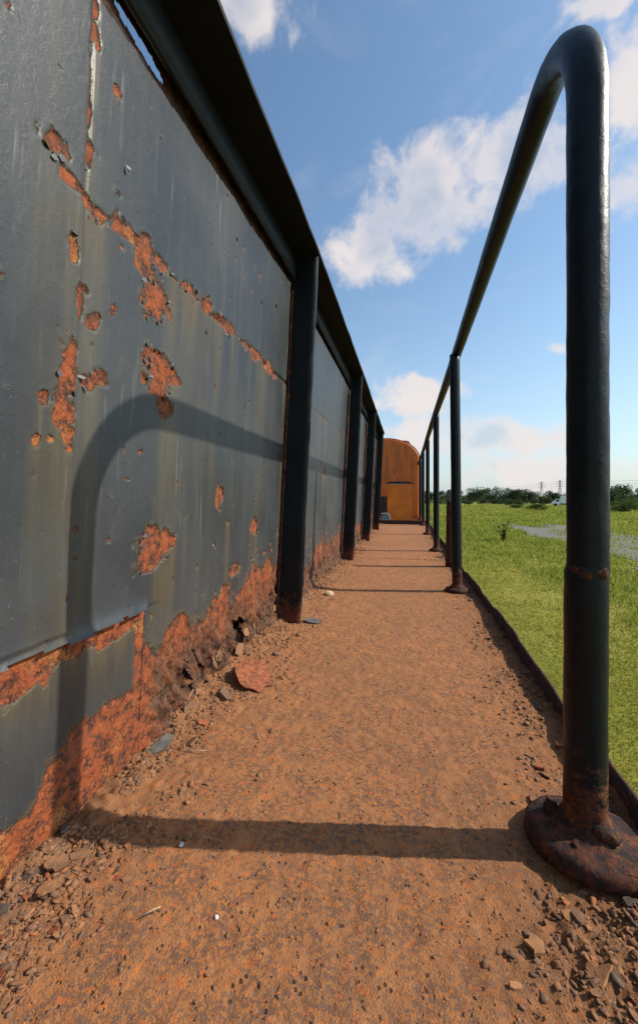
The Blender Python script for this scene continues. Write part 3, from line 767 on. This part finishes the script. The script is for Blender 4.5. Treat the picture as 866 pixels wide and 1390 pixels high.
# ================================================================== LOOSE SCALE on the deck
flake_pool = []
for k in range(26):
    r = random.Random(300 + k); n = r.randint(5, 9); th = r.uniform(.06, .16); st_ = r.uniform(.45, 1.0)
    pts = [(math.cos(2 * math.pi * i / n + r.uniform(-.25, .25)) * r.uniform(.28, .62), math.sin(2 * math.pi * i / n + r.uniform(-.25, .25)) * r.uniform(.26, .60) * st_) for i in range(n)]
    V = [(x, y, th * r.uniform(.82, 1.0)) for x, y in pts] + [(x * 1.05, y * 1.05, -th * .35) for x, y in pts] + [(r.uniform(-.1, .1), r.uniform(-.1, .1), th * r.uniform(.85, 1.05))]
    Fc = [(i, (i + 1) % n, 2 * n) for i in range(n)] + [(i, n + i, n + (i + 1) % n, (i + 1) % n) for i in range(n)]
    flake_pool.append((np.array(V), Fc))
def scatter(nmax, seed):
    r = np.random.default_rng(seed); out = []
    while len(out) < nmax:
        y = .30 + 5.6 * r.random() ** 2.4
        side = r.random()
        if side < .52: x = -.492 + abs(r.normal(0, .058 + .03 * (.65 < y < 1.7))); zone = 'wall'
        elif side < .84: x = .332 - abs(r.normal(0, .062)); zone = 'lip'
        elif side < .89: x, y = .25 + r.normal(0, .07), .46 + r.normal(0, .06); zone = 'lip'
        else: x = r.uniform(-.45, .32); zone = 'mid'
        if x < -.493 or x > .330 or y < .28: continue
        if math.hypot(x - PX, y - .637) < .075: continue
        if fbm(np.array(x * 9), np.array(y * 7), 2, 77) < .40 and zone != 'mid': continue
        s = .0016 + .011 * r.random() ** 3.6
        if zone == 'mid': s = .0015 + .005 * r.random() ** 3.0
        if zone != 'mid' and r.random() < .009: s = r.uniform(.012, .026)
        out.append((x, y, s, zone))
    return out
sc = scatter(34000, 4)
fx = np.array([q[0] for q in sc]); fy = np.array([q[1] for q in sc]); fh, _ = deck_h(fx, fy)
order = sorted(range(len(sc)), key=lambda i: -sc[i][2] / max(sc[i][1], .45))
IND = 170
flake_meshes = {}
def flake_mesh(k, mat):
    key = (k, mat.name)
    if key not in flake_meshes:
        V, Fc = flake_pool[k]; me = bpy.data.meshes.new('rust_flake'); me.from_pydata([tuple(v) for v in V], [], Fc); me.update(); me.materials.append(mat)
        flake_meshes[key] = me
    return flake_meshes[key]
rf = random.Random(21)
M_IND = {c: simple_mat('scale_' + c, a, b_, 70, .9, .6, .003) for c, (a, b_) in {
    'dark': ((.05, .036, .030), (.11, .075, .055)), 'brown': ((.13, .064, .034), (.24, .112, .050)), 'tan': ((.26, .122, .054), (.36, .16, .066)), 'slate': ((.075, .066, .058), (.13, .11, .092)), 'red': ((.22, .06, .025), (.36, .10, .035))}.items()}
for rank, i in enumerate(order[:IND]):
    x, y, s, zone = sc[i]; c = rf.choices(['dark', 'brown', 'tan', 'slate', 'red'], [2, 5, 5, .8, 1])[0]
    o = link('rust_flake', flake_mesh(rf.randrange(26), M_IND[c]))
    o.location = (x, y, fh[i] + s * .08); o.scale = (s * rf.uniform(.8, 1.3), s, s * rf.uniform(.6, 1.2)); o.rotation_euler = (rf.uniform(-.35, .35), rf.uniform(-.35, .35), rf.uniform(0, 6.28))
    where = {'wall': 'in debris along the steel wall foot', 'lip': 'in debris along the edge lip', 'mid': 'on the open middle walkway'}[zone]
    word = {'dark': 'dark', 'brown': 'brown', 'tan': 'dusty tan', 'slate': 'slate grey', 'red': 'red-brown'}[c]
    tag(o, f'{word} rust flake {where}', 'rust flake', f'{word} rust flakes, {zone}')
Va, Fa, base_i = [], [], 0
tri = []
for i in order[IND:]:
    x, y, s, zone = sc[i]; V, Fc = flake_pool[rf.randrange(26)]
    R = Matrix.Rotation(rf.uniform(0, 6.28), 3, 'Z') @ Matrix.Rotation(rf.uniform(-.5, .5), 3, 'X') @ Matrix.Rotation(rf.uniform(-.5, .5), 3, 'Y')
    P = (V * s) @ np.array(R).T + np.array((x, y, fh[i] + s * .06))
    Va.append(P)
    for f in Fc:
        tri.append((f[0] + base_i, f[1] + base_i, f[2] + base_i))
        if len(f) == 4: tri.append((f[0] + base_i, f[2] + base_i, f[3] + base_i))
    base_i += len(V)
o = link('rust_debris', mesh_np('rust_debris', np.concatenate(Va), np.array(tri)), M_FLAKE)
tag(o, 'crumbled rust scale and grit scattered along both walkway edges', 'debris', kind='stuff')
# the few pieces that stand out
def big_flake(name, px, py, w, hgt, th, mat, rot, label, cat, seed, dz=.01):
    p = ground_pt(px, py, dz); me = slab_mesh(name, w, hgt, th, seed)
    o = link(name, me, mat); o.location = p; o.rotation_euler = rot; tag(o, label, cat); return o
big_flake('rust_slab', 345, 915, .100, .135, .006, M_ORANGEFLAKE, (.22, .30, .3), 'large orange slab of rust scale leaning by the first stiffener', 'rust flake', 51, .028)
big_flake('rust_slab', 306, 944, .035, .045, .008, M_DARKFLAKE, (.3, .5, .9), 'dark purple-brown lump of scale left below the large orange slab', 'rust flake', 52, .018)
big_flake('paint_flake', 216, 1013, .026, .060, .005, M_GREYFLAKE, (.25, .3, -.4), 'grey painted flake leaning at the foot beside the patch plate', 'paint flake', 53, .014)
big_flake('rust_slab', 78, 1172, .030, .022, .005, M_IND['brown'], (.2, .25, .5), 'broad dusty flake before the bottom left corner of the wall', 'rust flake', 54, .010)
big_flake('rust_slab', 64, 1205, .026, .022, .004, M_IND['tan'], (-.15, .2, 1.5), 'broad dusty flake nearest the lower left picture edge', 'rust flake', 58, .008)
big_flake('paint_flake', 425, 843, .07, .05, .006, M_GREYFLAKE, (.1, .1, .2), 'grey painted flake lying beside the first stiffener foot', 'paint flake', 55, .012)
def pebble(px, py, s, mat, label, seed, cat='pebble'):
    r = random.Random(seed); bm = bmesh.new(); bmesh.ops.create_icosphere(bm, subdivisions=2, radius=.5)
    for v in bm.verts: v.co *= 1 + .35 * (float(fbm(np.array(v.co.x * 4 + seed), np.array(v.co.y * 4 + v.co.z * 3), 2, seed)) - .5)
    me = bpy.data.meshes.new('pebble'); bm.to_mesh(me); bm.free(); o = link('pebble', me, mat)
    p = ground_pt(px, py, s * .3); o.location = p; o.scale = (s * 1.2, s, s * .7); o.rotation_euler = (.2, .1, r.uniform(0, 6)); tag(o, label, cat); return o
pebble(447, 806, .042, M_STONE, 'pale yellow stone on the walkway just past the first stiffener', 1, 'stone')
pebble(294, 1246, .0048, M_WHITE, 'tiny bright white pebble in sun on the near walkway', 2)
pebble(246, 1147, .007, simple_mat('dull_pebble', (.35, .35, .33), (.45, .45, .42), 60), 'tiny pale pebble inside the post shadow band', 3)
# dry stalks
for px, py, L, a, lab in ((205, 1238, .022, .7, 'short dry straw lying on dusty deck at lower left'), (265, 1020, .045, .2, 'thin dry stalk lying in debris below corroded wall foot')):
    p = ground_pt(px, py, .006); d = Vector((math.cos(a), math.sin(a), .05)) * L / 2
    o = link('dry_stalk', tube_mesh('dry_stalk', [p - d, p + d * .2 + Vector((0, 0, .001)), p + d], .0008, 6), M_STONE); tag(o, lab, 'stalk')
p = Vector((.312, .575, .0))
o = link('dry_stalk', tube_mesh('dry_stalk', [p, p + Vector((.002, .002, .03)), p + Vector((-.004, .001, .062))], [.0012, .001, .0004], 6), M_STONE)
tag(o, 'pale dry grass stalk standing beside the near post flange', 'stalk')

# ================================================================== MEADOW GRASS
def leafmat(name, c1, c2, scale, trans=.45):
    m, t, b = new_mat(name); co = geo_pos(t)
    r = t.new('ShaderNodeNewGeometry').outputs['Random Per Island']
    n = t.noise(co, scale, 4, .6)
    f = t.math('ADD', t.math('MULTIPLY', r, .45), t.math('MULTIPLY', n, .55))
    c = t.mix(t.rng(f, .25, .72), rgb(*c1), rgb(*c2))
    t.l.new(c, b.inputs['Base Color']); b.inputs['Roughness'].default_value = .75; b.inputs['Specular IOR Level'].default_value = .2
    tr = t.new('ShaderNodeBsdfTranslucent'); t.l.new(c, tr.inputs['Color'])
    mx = t.new('ShaderNodeMixShader'); mx.inputs[0].default_value = trans
    t.l.new(b.outputs[0], mx.inputs[1]); t.l.new(tr.outputs[0], mx.inputs[2])
    t.l.new(mx.outputs[0], m.node_tree.nodes['Material Output'].inputs['Surface'])
    return m
def grass(name, N, seed, dmin, dmax, mat, lawn, label):
    r = np.random.default_rng(seed)
    d = dmin * (dmax / dmin) ** r.random(N); a = np.radians(r.uniform(-6, 44, N))
    x = d * np.sin(a) + r.uniform(0, .6, N); y = d * np.cos(a)
    tall = np.clip(sstep(3.0, 4.6, x + (fbm(x * .6, y * .6, 2, 61) - .5) * 2.5) + sstep(9, 20, y + (fbm(x * .3, y * .3, 2, 62) - .5) * 8), 0, 1)
    ok = (x > .5) & ((lot_mask(x, y) < .3 + .3 * r.random(N)) | (r.random(N) < .5 * sstep(.40, .62, fbm(x * .7, y * .45, 3, 66))))
    ok &= (r.random(N) > tall) if lawn else (r.random(N) < tall)
    x, y, d, tall = x[ok], y[ok], d[ok], tall[ok]; n = len(x)
    cl = fbm(x * 1.3, y * 1.3, 3, 63)
    if lawn: h = (.012 + .026 * r.random(n)) * (.6 + cl)
    else: h = (.045 + .15 * r.random(n) ** 1.5) * (1 + .5 * sstep(14, 30, d)) * (.35 + 1.3 * cl ** 1.5)
    w = np.maximum(.0028 if lawn else .004, .00085 * d)
    z = terrain(x, y) - .005
    az = r.uniform(0, 6.283, n); lean = r.normal(0, .5, (2, n)) * h
    dx, dy = np.cos(az) * w, np.sin(az) * w
    v0 = np.stack([x - dx, y - dy, z], -1); v1 = np.stack([x + dx, y + dy, z], -1)
    mx, my = x + lean[0] * .35, y + lean[1] * .35
    v2 = np.stack([mx + dx * .7, my + dy * .7, z + h * .6], -1); v3 = np.stack([mx - dx * .7, my - dy * .7, z + h * .6], -1)
    v4 = np.stack([x + lean[0], y + lean[1], z + h], -1)
    V = np.stack([v0, v1, v2, v3, v4], 1).reshape(-1, 3); b0 = np.arange(n)[:, None] * 5
    Fc = np.concatenate([b0 + np.array([0, 1, 2]), b0 + np.array([0, 2, 3]), b0 + np.array([3, 2, 4])], 0)
    o = link(name, mesh_np(name, V, Fc), mat); tag(o, label, 'grass', kind='stuff')
M_LAWN = leafmat('lawn_blades', (.205, .205, .026), (.35, .31, .062), .9)
M_TALL = leafmat('tall_grass_blades', (.125, .190, .020), (.36, .35, .062), .16)
grass('lawn_grass', 190000, 31, 2.4, 30, M_LAWN, True, 'short dry yellow-green lawn directly below the walkway edge')
grass('tall_grass', 230000, 32, 4.5, 170, M_TALL, False, 'taller lush green grass and weeds spreading over the meadow')

# leafy weed sticking out of the grass, and shrubs
M_LEAF = leafmat('dark_leaves', (.028, .055, .010), (.075, .12, .022), 2)
M_LEAF2 = leafmat('mid_leaves', (.045, .075, .014), (.10, .14, .03), .5)
M_FAR = leafmat('far_leaves', (.028, .050, .022), (.070, .100, .040), .15)
M_BARK = simple_mat('bark', (.05, .04, .03), (.10, .08, .06), 8, .95, .5, .02)
def crown_mesh(name, seed, n, lw, lobes, flat=1.0):
    r = np.random.default_rng(seed); V = []
    cs = []
    for k in range(lobes):
        a = r.uniform(0, 6.283); q = r.uniform(.0, .42); z = r.uniform(.16, .84)
        cs.append((q * math.cos(a), q * math.sin(a), z, r.uniform(.16, .30) * (1.15 - .5 * abs(z - .5))))
    cs = np.array(cs); k = r.integers(0, lobes, n)
    dirs = r.normal(size=(n, 3)); dirs /= np.linalg.norm(dirs, axis=1)[:, None]
    rad = r.random(n) ** .33
    c = cs[k, :3] + dirs * (cs[k, 3] * rad)[:, None] * np.array([1, 1, .8 * flat])
    u = r.normal(size=(n, 3)); u /= np.linalg.norm(u, axis=1)[:, None]; w = np.cross(u, r.normal(size=(n, 3))); w /= np.linalg.norm(w, axis=1)[:, None]
    s = (lw * r.uniform(.5, 1.2, n))[:, None]
    V = np.stack([c - u * s, c + w * s * .55, c + u * s, c - w * s * .55], 1).reshape(-1, 3)
    Fc = np.arange(n)[:, None] * 4 + np.array([0, 1, 2, 3])
    return mesh_np(name, V, Fc)
def trunk_mesh(seed):
    r = random.Random(seed); bm = bmesh.new()
    me0 = [tube_mesh('b', [(0, 0, 0), (.01, 0, .15), (0, .01, .35), (.01, .0, .6)], [.035, .026, .02, .008], 8)]
    for k in range(5):
        a = r.uniform(0, 6.28); z = r.uniform(.2, .45); L = r.uniform(.15, .3)
        me0.append(tube_mesh('b', [(0, 0, z), (math.cos(a) * L * .5, math.sin(a) * L * .5, z + .10), (math.cos(a) * L, math.sin(a) * L, z + .26)], [.013, .009, .003], 6))
    for q in me0: bm.from_mesh(q); bpy.data.meshes.remove(q)
    me = bpy.data.meshes.new('trunk'); bm.to_mesh(me); bm.free(); return me
CR = [crown_mesh('crown', 70 + k, 2600, .035, 11 + k) for k in range(5)]
TR = [trunk_mesh(80 + k) for k in range(3)]
def tree(name, x, y, h, wd, k, mat, label, group, cat='tree'):
    g = empty(name, (x, y, float(terrain(np.array(x), np.array(y))) - .05), rf.uniform(0, 6.28))
    tag(g, label, cat, group)
    c = CR[k % 5]
    if mat.name not in [q.name for q in c.materials if q]:
        c = c.copy(); c.materials.clear(); c.materials.append(mat); 
    o = link('crown', c, None, g); o.scale = (wd, wd, h)
    o = link('trunk', TR[k % 3], M_BARK, g); o.scale = (h * .8, h * .8, h * .85)
for c in CR: c.materials.append(M_FAR)
rt = random.Random(33)
px = 560; i = 0
while px < 1010:
    Dp = rt.uniform(190, 240); p = ray(px, 672) * Dp
    big = px > 826
    if big: Dp = rt.uniform(120, 150); p = ray(px, 672) * Dp
    ht = rt.uniform(5.6, 7.6) + (1.6 if rt.random() < .2 else 0)
    zone = 'dense dark green tree in the far row, left of the near post' if px < 766 else ('larger dark tree of the nearer clump right of the near post' if big else 'dark tree of the far row hidden around the near post')
    tree('far_tree', p.x, p.y, ht * (1.08 if not big else 1.05), ht * (1.35 if not big else 1.4), i, M_FAR, zone, 'trees on the meadow horizon, ' + ('clump' if big else ('behind post' if px > 766 else 'row')))
    px += rt.uniform(10, 16) if not big else rt.uniform(12, 18); i += 1
for px in (577, 612, 655, 705, 760, 815, 870, 925):
    Dp = rt.uniform(165, 180); p = ray(px, 672) * Dp
    for s in (-8, 0, 9):
        q = ray(px + s * 2.2, 672) * (Dp + s)
        tree('hedge_bush', q.x, q.y, rt.uniform(2.2, 3.4), rt.uniform(5, 7), i, M_FAR, 'low dark bush of the hedge in front of the far tree row', 'hedge bushes before the tree row', 'bush'); i += 1
for px, Dp, hh, ww, lab in ((845, 62, 2.2, 4.2, 'rounded mid green shrub at the right edge beyond the track'), (860, 75, 2.6, 4.4, 'taller mid green shrub behind the rounded one at right edge'), (727, 70, 1.5, 3.6, 'low mid green shrub at meadow edge left of the near post'),
                        (700, 85, 1.2, 4.2, 'flat green shrub on the grassy mound before the hedge')):
    p = ray(px, 672) * Dp; tree('shrub', p.x, p.y, hh, ww, i, M_LEAF2, lab, None, 'shrub'); i += 1
p = ground_pt(684, 735, GZ)
g = empty('leafy_weed', (p.x, p.y, float(terrain(np.array(p.x), np.array(p.y)))))
tag(g, 'dark leafy weed standing alone in the meadow grass', 'plant')
rw = random.Random(3); bm = bmesh.new()
for s in range(16):
    a = rw.uniform(0, 6.28); lean = rw.uniform(.05, .6); H = rw.uniform(.5, 1.15)
    for k in range(14):
        q = .08 + .92 * k / 13; c = Vector((math.cos(a) * lean * q * q, math.sin(a) * lean * q * q, H * q)); d = Vector((rw.gauss(0, 1), rw.gauss(0, 1), rw.gauss(0, .4))).normalized(); L = .17 * rw.uniform(.6, 1.2)
        sd = d.cross(Vector((0, 0, 1))).normalized() * L * .3
        vs = [bm.verts.new(c), bm.verts.new(c + d * L * .5 + sd), bm.verts.new(c + d * L), bm.verts.new(c + d * L * .5 - sd)]
        bm.faces.new(vs)
me = bpy.data.meshes.new('leaves'); bm.to_mesh(me); bm.free(); link('leaves', me, M_LEAF, g)
link('stem', tube_mesh('stem', [(0, 0, 0), (.02, 0, .3), (.03, .02, .6)], [.012, .009, .004], 6), M_LEAF, g)

ORD = 'first second third fourth fifth sixth seventh eighth ninth tenth eleventh twelfth thirteenth fourteenth fifteenth sixteenth seventeenth eighteenth nineteenth twentieth'.split() + ['twenty-' + w for w in 'first second third fourth fifth sixth seventh eighth ninth'.split()]
def az_of(o): return math.atan2(o.location.x, o.location.y)
for grp, txt in (('trees on the meadow horizon, row', 'dense dark tree, {} from the left in the far row left of the near post'), ('trees on the meadow horizon, behind post', 'dark far-row tree around the near post, {} from the left'),
                 ('trees on the meadow horizon, clump', 'larger dark tree, {} from the left in the clump right of the near post'), ('hedge bushes before the tree row', 'low dark hedge bush before the tree row, {} from the left')):
    for k, o in enumerate(sorted([o for o in COL.objects if o.get('group') == grp], key=az_of)): o['label'] = txt.format(ORD[k])

# ================================================================== FAR THINGS: pylons, masts, truck
M_STEEL = simple_mat('galvanised_steel', (.17, .19, .21), (.22, .24, .26), 2, .6, 0)
def beams(name, segs, th, mat, parent):
    V = []; Fc = []
    for a, b_ in segs:
        a, b_ = Vector(a), Vector(b_); d = (b_ - a).normalized(); u = d.cross(Vector((.3, .5, .8))).normalized() * th; w = d.cross(u).normalized() * th; k = len(V)
        for p in (a, b_): V += [p + u + w, p - u + w, p - u - w, p + u - w]
        Fc += [[k, k + 1, k + 5, k + 4], [k + 1, k + 2, k + 6, k + 5], [k + 2, k + 3, k + 7, k + 6], [k + 3, k, k + 4, k + 7]]
    return link(name, mesh_np(name, [tuple(v) for v in V], Fc), mat, parent)
def pylon(px, Dp, top_py, label):
    p = ray(px, 672) * Dp; z0 = float(terrain(np.array(p.x), np.array(p.y))); H = EYE + (672 - top_py) / F * Dp - z0
    g = empty('electricity_pylon', (p.x, p.y, z0), .5); tag(g, label, 'pylon', 'electricity pylons on the horizon')
    b0, b1 = H * .10, H * .018; lv = [0, .2, .38, .54, .68, .8, .9, 1.0]; segs = []
    def corner(q, i): w = b0 + (b1 - b0) * min(q / .8, 1); s = ((-1, -1), (1, -1), (1, 1), (-1, 1))[i]; return (s[0] * w, s[1] * w, q * H)
    legs = [(corner(lv[k], i), corner(lv[k + 1], i)) for k in range(7) for i in range(4)]
    br = [(corner(lv[k], i), corner(lv[k + 1], (i + 1) % 4)) for k in range(7) for i in range(4)] + [(corner(lv[k], (i + 1) % 4), corner(lv[k + 1], i)) for k in range(7) for i in range(4)]
    beams('tower_legs', legs, H * .0055, M_STEEL, g); beams('lattice_bracing', br, H * .0032, M_STEEL, g)
    for q, L in ((.72, .20), (.83, .25), (.94, .18)):
        for s in (-1, 1):
            beams('cross_arm', [((0, 0, q * H), (s * L * H, 0, q * H + .01 * H)), ((0, 0, (q + .05) * H), (s * L * H, 0, q * H + .01 * H))], H * .004, M_STEEL, g)
    return g, H
pyl = [pylon(735, 420, 654, 'slim lattice electricity pylon nearer the middle, left of the near post'), pylon(760, 380, 652, 'lattice electricity pylon close beside the near post'),
       pylon(673, 450, 660, 'small lattice electricity pylon beside the substation masts')]
# conductors between the pylons and on out of the picture
def wires(ga, gb, q, L, s, name):
    a = ga[0].matrix_basis @ Vector((s * L * ga[1], 0, q * ga[1])); b_ = gb[0].matrix_basis @ Vector((s * L * gb[1], 0, q * gb[1]))
    pts = []
    for k in range(13): f = k / 12; p = a.lerp(b_, f); p.z -= 4 * f * (1 - f) * 1.5; pts.append(p)
    o = link(name, tube_mesh(name, pts, .045, 5), M_STEEL); tag(o, 'thin sagging power line strung between the horizon pylons', 'power line', 'power lines on the horizon')
outp = ray(1050, 672) * 260
ghost = empty('x'); ghost.location = (outp.x, outp.y, float(terrain(np.array(outp.x), np.array(outp.y)))); ghost.rotation_euler = (0, 0, .5)
gp = (ghost, 22.0)
for q, L in ((.72, .20), (.83, .25), (.94, .18)):
    for s in (-1, 1):
        wires(pyl[1], gp, q, L, s, 'power_line'); wires(pyl[0], pyl[1], q, L, s, 'power_line'); wires(pyl[2], pyl[0], q, L, s, 'power_line')
bpy.data.objects.remove(ghost)
def gantry():
    Dp = 300; p = ray(648, 672) * Dp; z0 = float(terrain(np.array(p.x), np.array(p.y))); g = empty('substation_gantry', (p.x, p.y, z0), -.3)
    tag(g, 'substation gantry of thin masts above the far trees', 'gantry')
    k = Dp / F
    for dx, hh in ((-5, 11), (-1, 12), (4, 11), (8, 11.5)):
        beams('mast', [((dx * k, 0, 0), (dx * k, 0, hh * k + (EYE - z0)))], .17, M_STEEL, g)
    beams('cross_beam', [((-1 * k, 0, 10.3 * k + EYE - z0), (8 * k, 0, 10.6 * k + EYE - z0)), ((-1 * k, 0, 7.5 * k + EYE - z0), (8 * k, 0, 7.5 * k + EYE - z0))], .11, M_STEEL, g)
gantry()
def truck():
    Dp = 118; p = ray(763, 672) * Dp; z0 = float(terrain(np.array(p.x), np.array(p.y))); g = empty('box_truck', (p.x, p.y, z0), -.35)
    tag(g, 'small white box truck parked before the far trees', 'truck')
    wh = simple_mat('white_truck_paint', (.72, .72, .72), (.8, .8, .8), 3, .5, 0); dk = simple_mat('tyre_rubber', (.02, .02, .02), (.035, .035, .035), 9, .9, 0)
    gl = simple_mat('truck_glass', (.03, .04, .05), (.04, .05, .06), 3, .1, 0)
    link('cargo_box', box_mesh('cargo_box', -.4, 2.6, -1, 1, .8, 3.1, .04), wh, g)
    link('chassis', box_mesh('chassis', -2.6, 2.5, -.8, .8, .5, .78, .02), dk, g)
    bm = bmesh.new(); prof = [(-2.6, .55), (-.45, .55), (-.45, 2.1), (-1.6, 2.1), (-2.15, 1.45), (-2.6, 1.3)]
    a = [bm.verts.new((x, -.95, z)) for x, z in prof]; b_ = [bm.verts.new((x, .95, z)) for x, z in prof]
    bm.faces.new(a); bm.faces.new(b_[::-1])
    for k in range(6): bm.faces.new((a[k], b_[k], b_[(k + 1) % 6], a[(k + 1) % 6]))
    bmesh.ops.recalc_face_normals(bm, faces=bm.faces[:]); me = bpy.data.meshes.new('cab'); bm.to_mesh(me); bm.free(); link('truck_cab', me, wh, g)
    for s in (-1, 1): link('side_window', box_mesh('side_window', -1.55, -.75, s * .96 - .01, s * .96 + .01, 1.35, 1.95), gl, g)
    wm = lathe_mesh('wheel', [(0, -.12), (.40, -.12), (.42, -.08), (.42, .08), (.40, .12), (0, .12)], 20)
    for x in (-1.7, 1.7):
        for s in (-1, 1): o = link('wheel', wm, dk, g); o.location = (x, s * .85, .42); o.rotation_euler = (math.pi / 2, 0, 0)
truck()
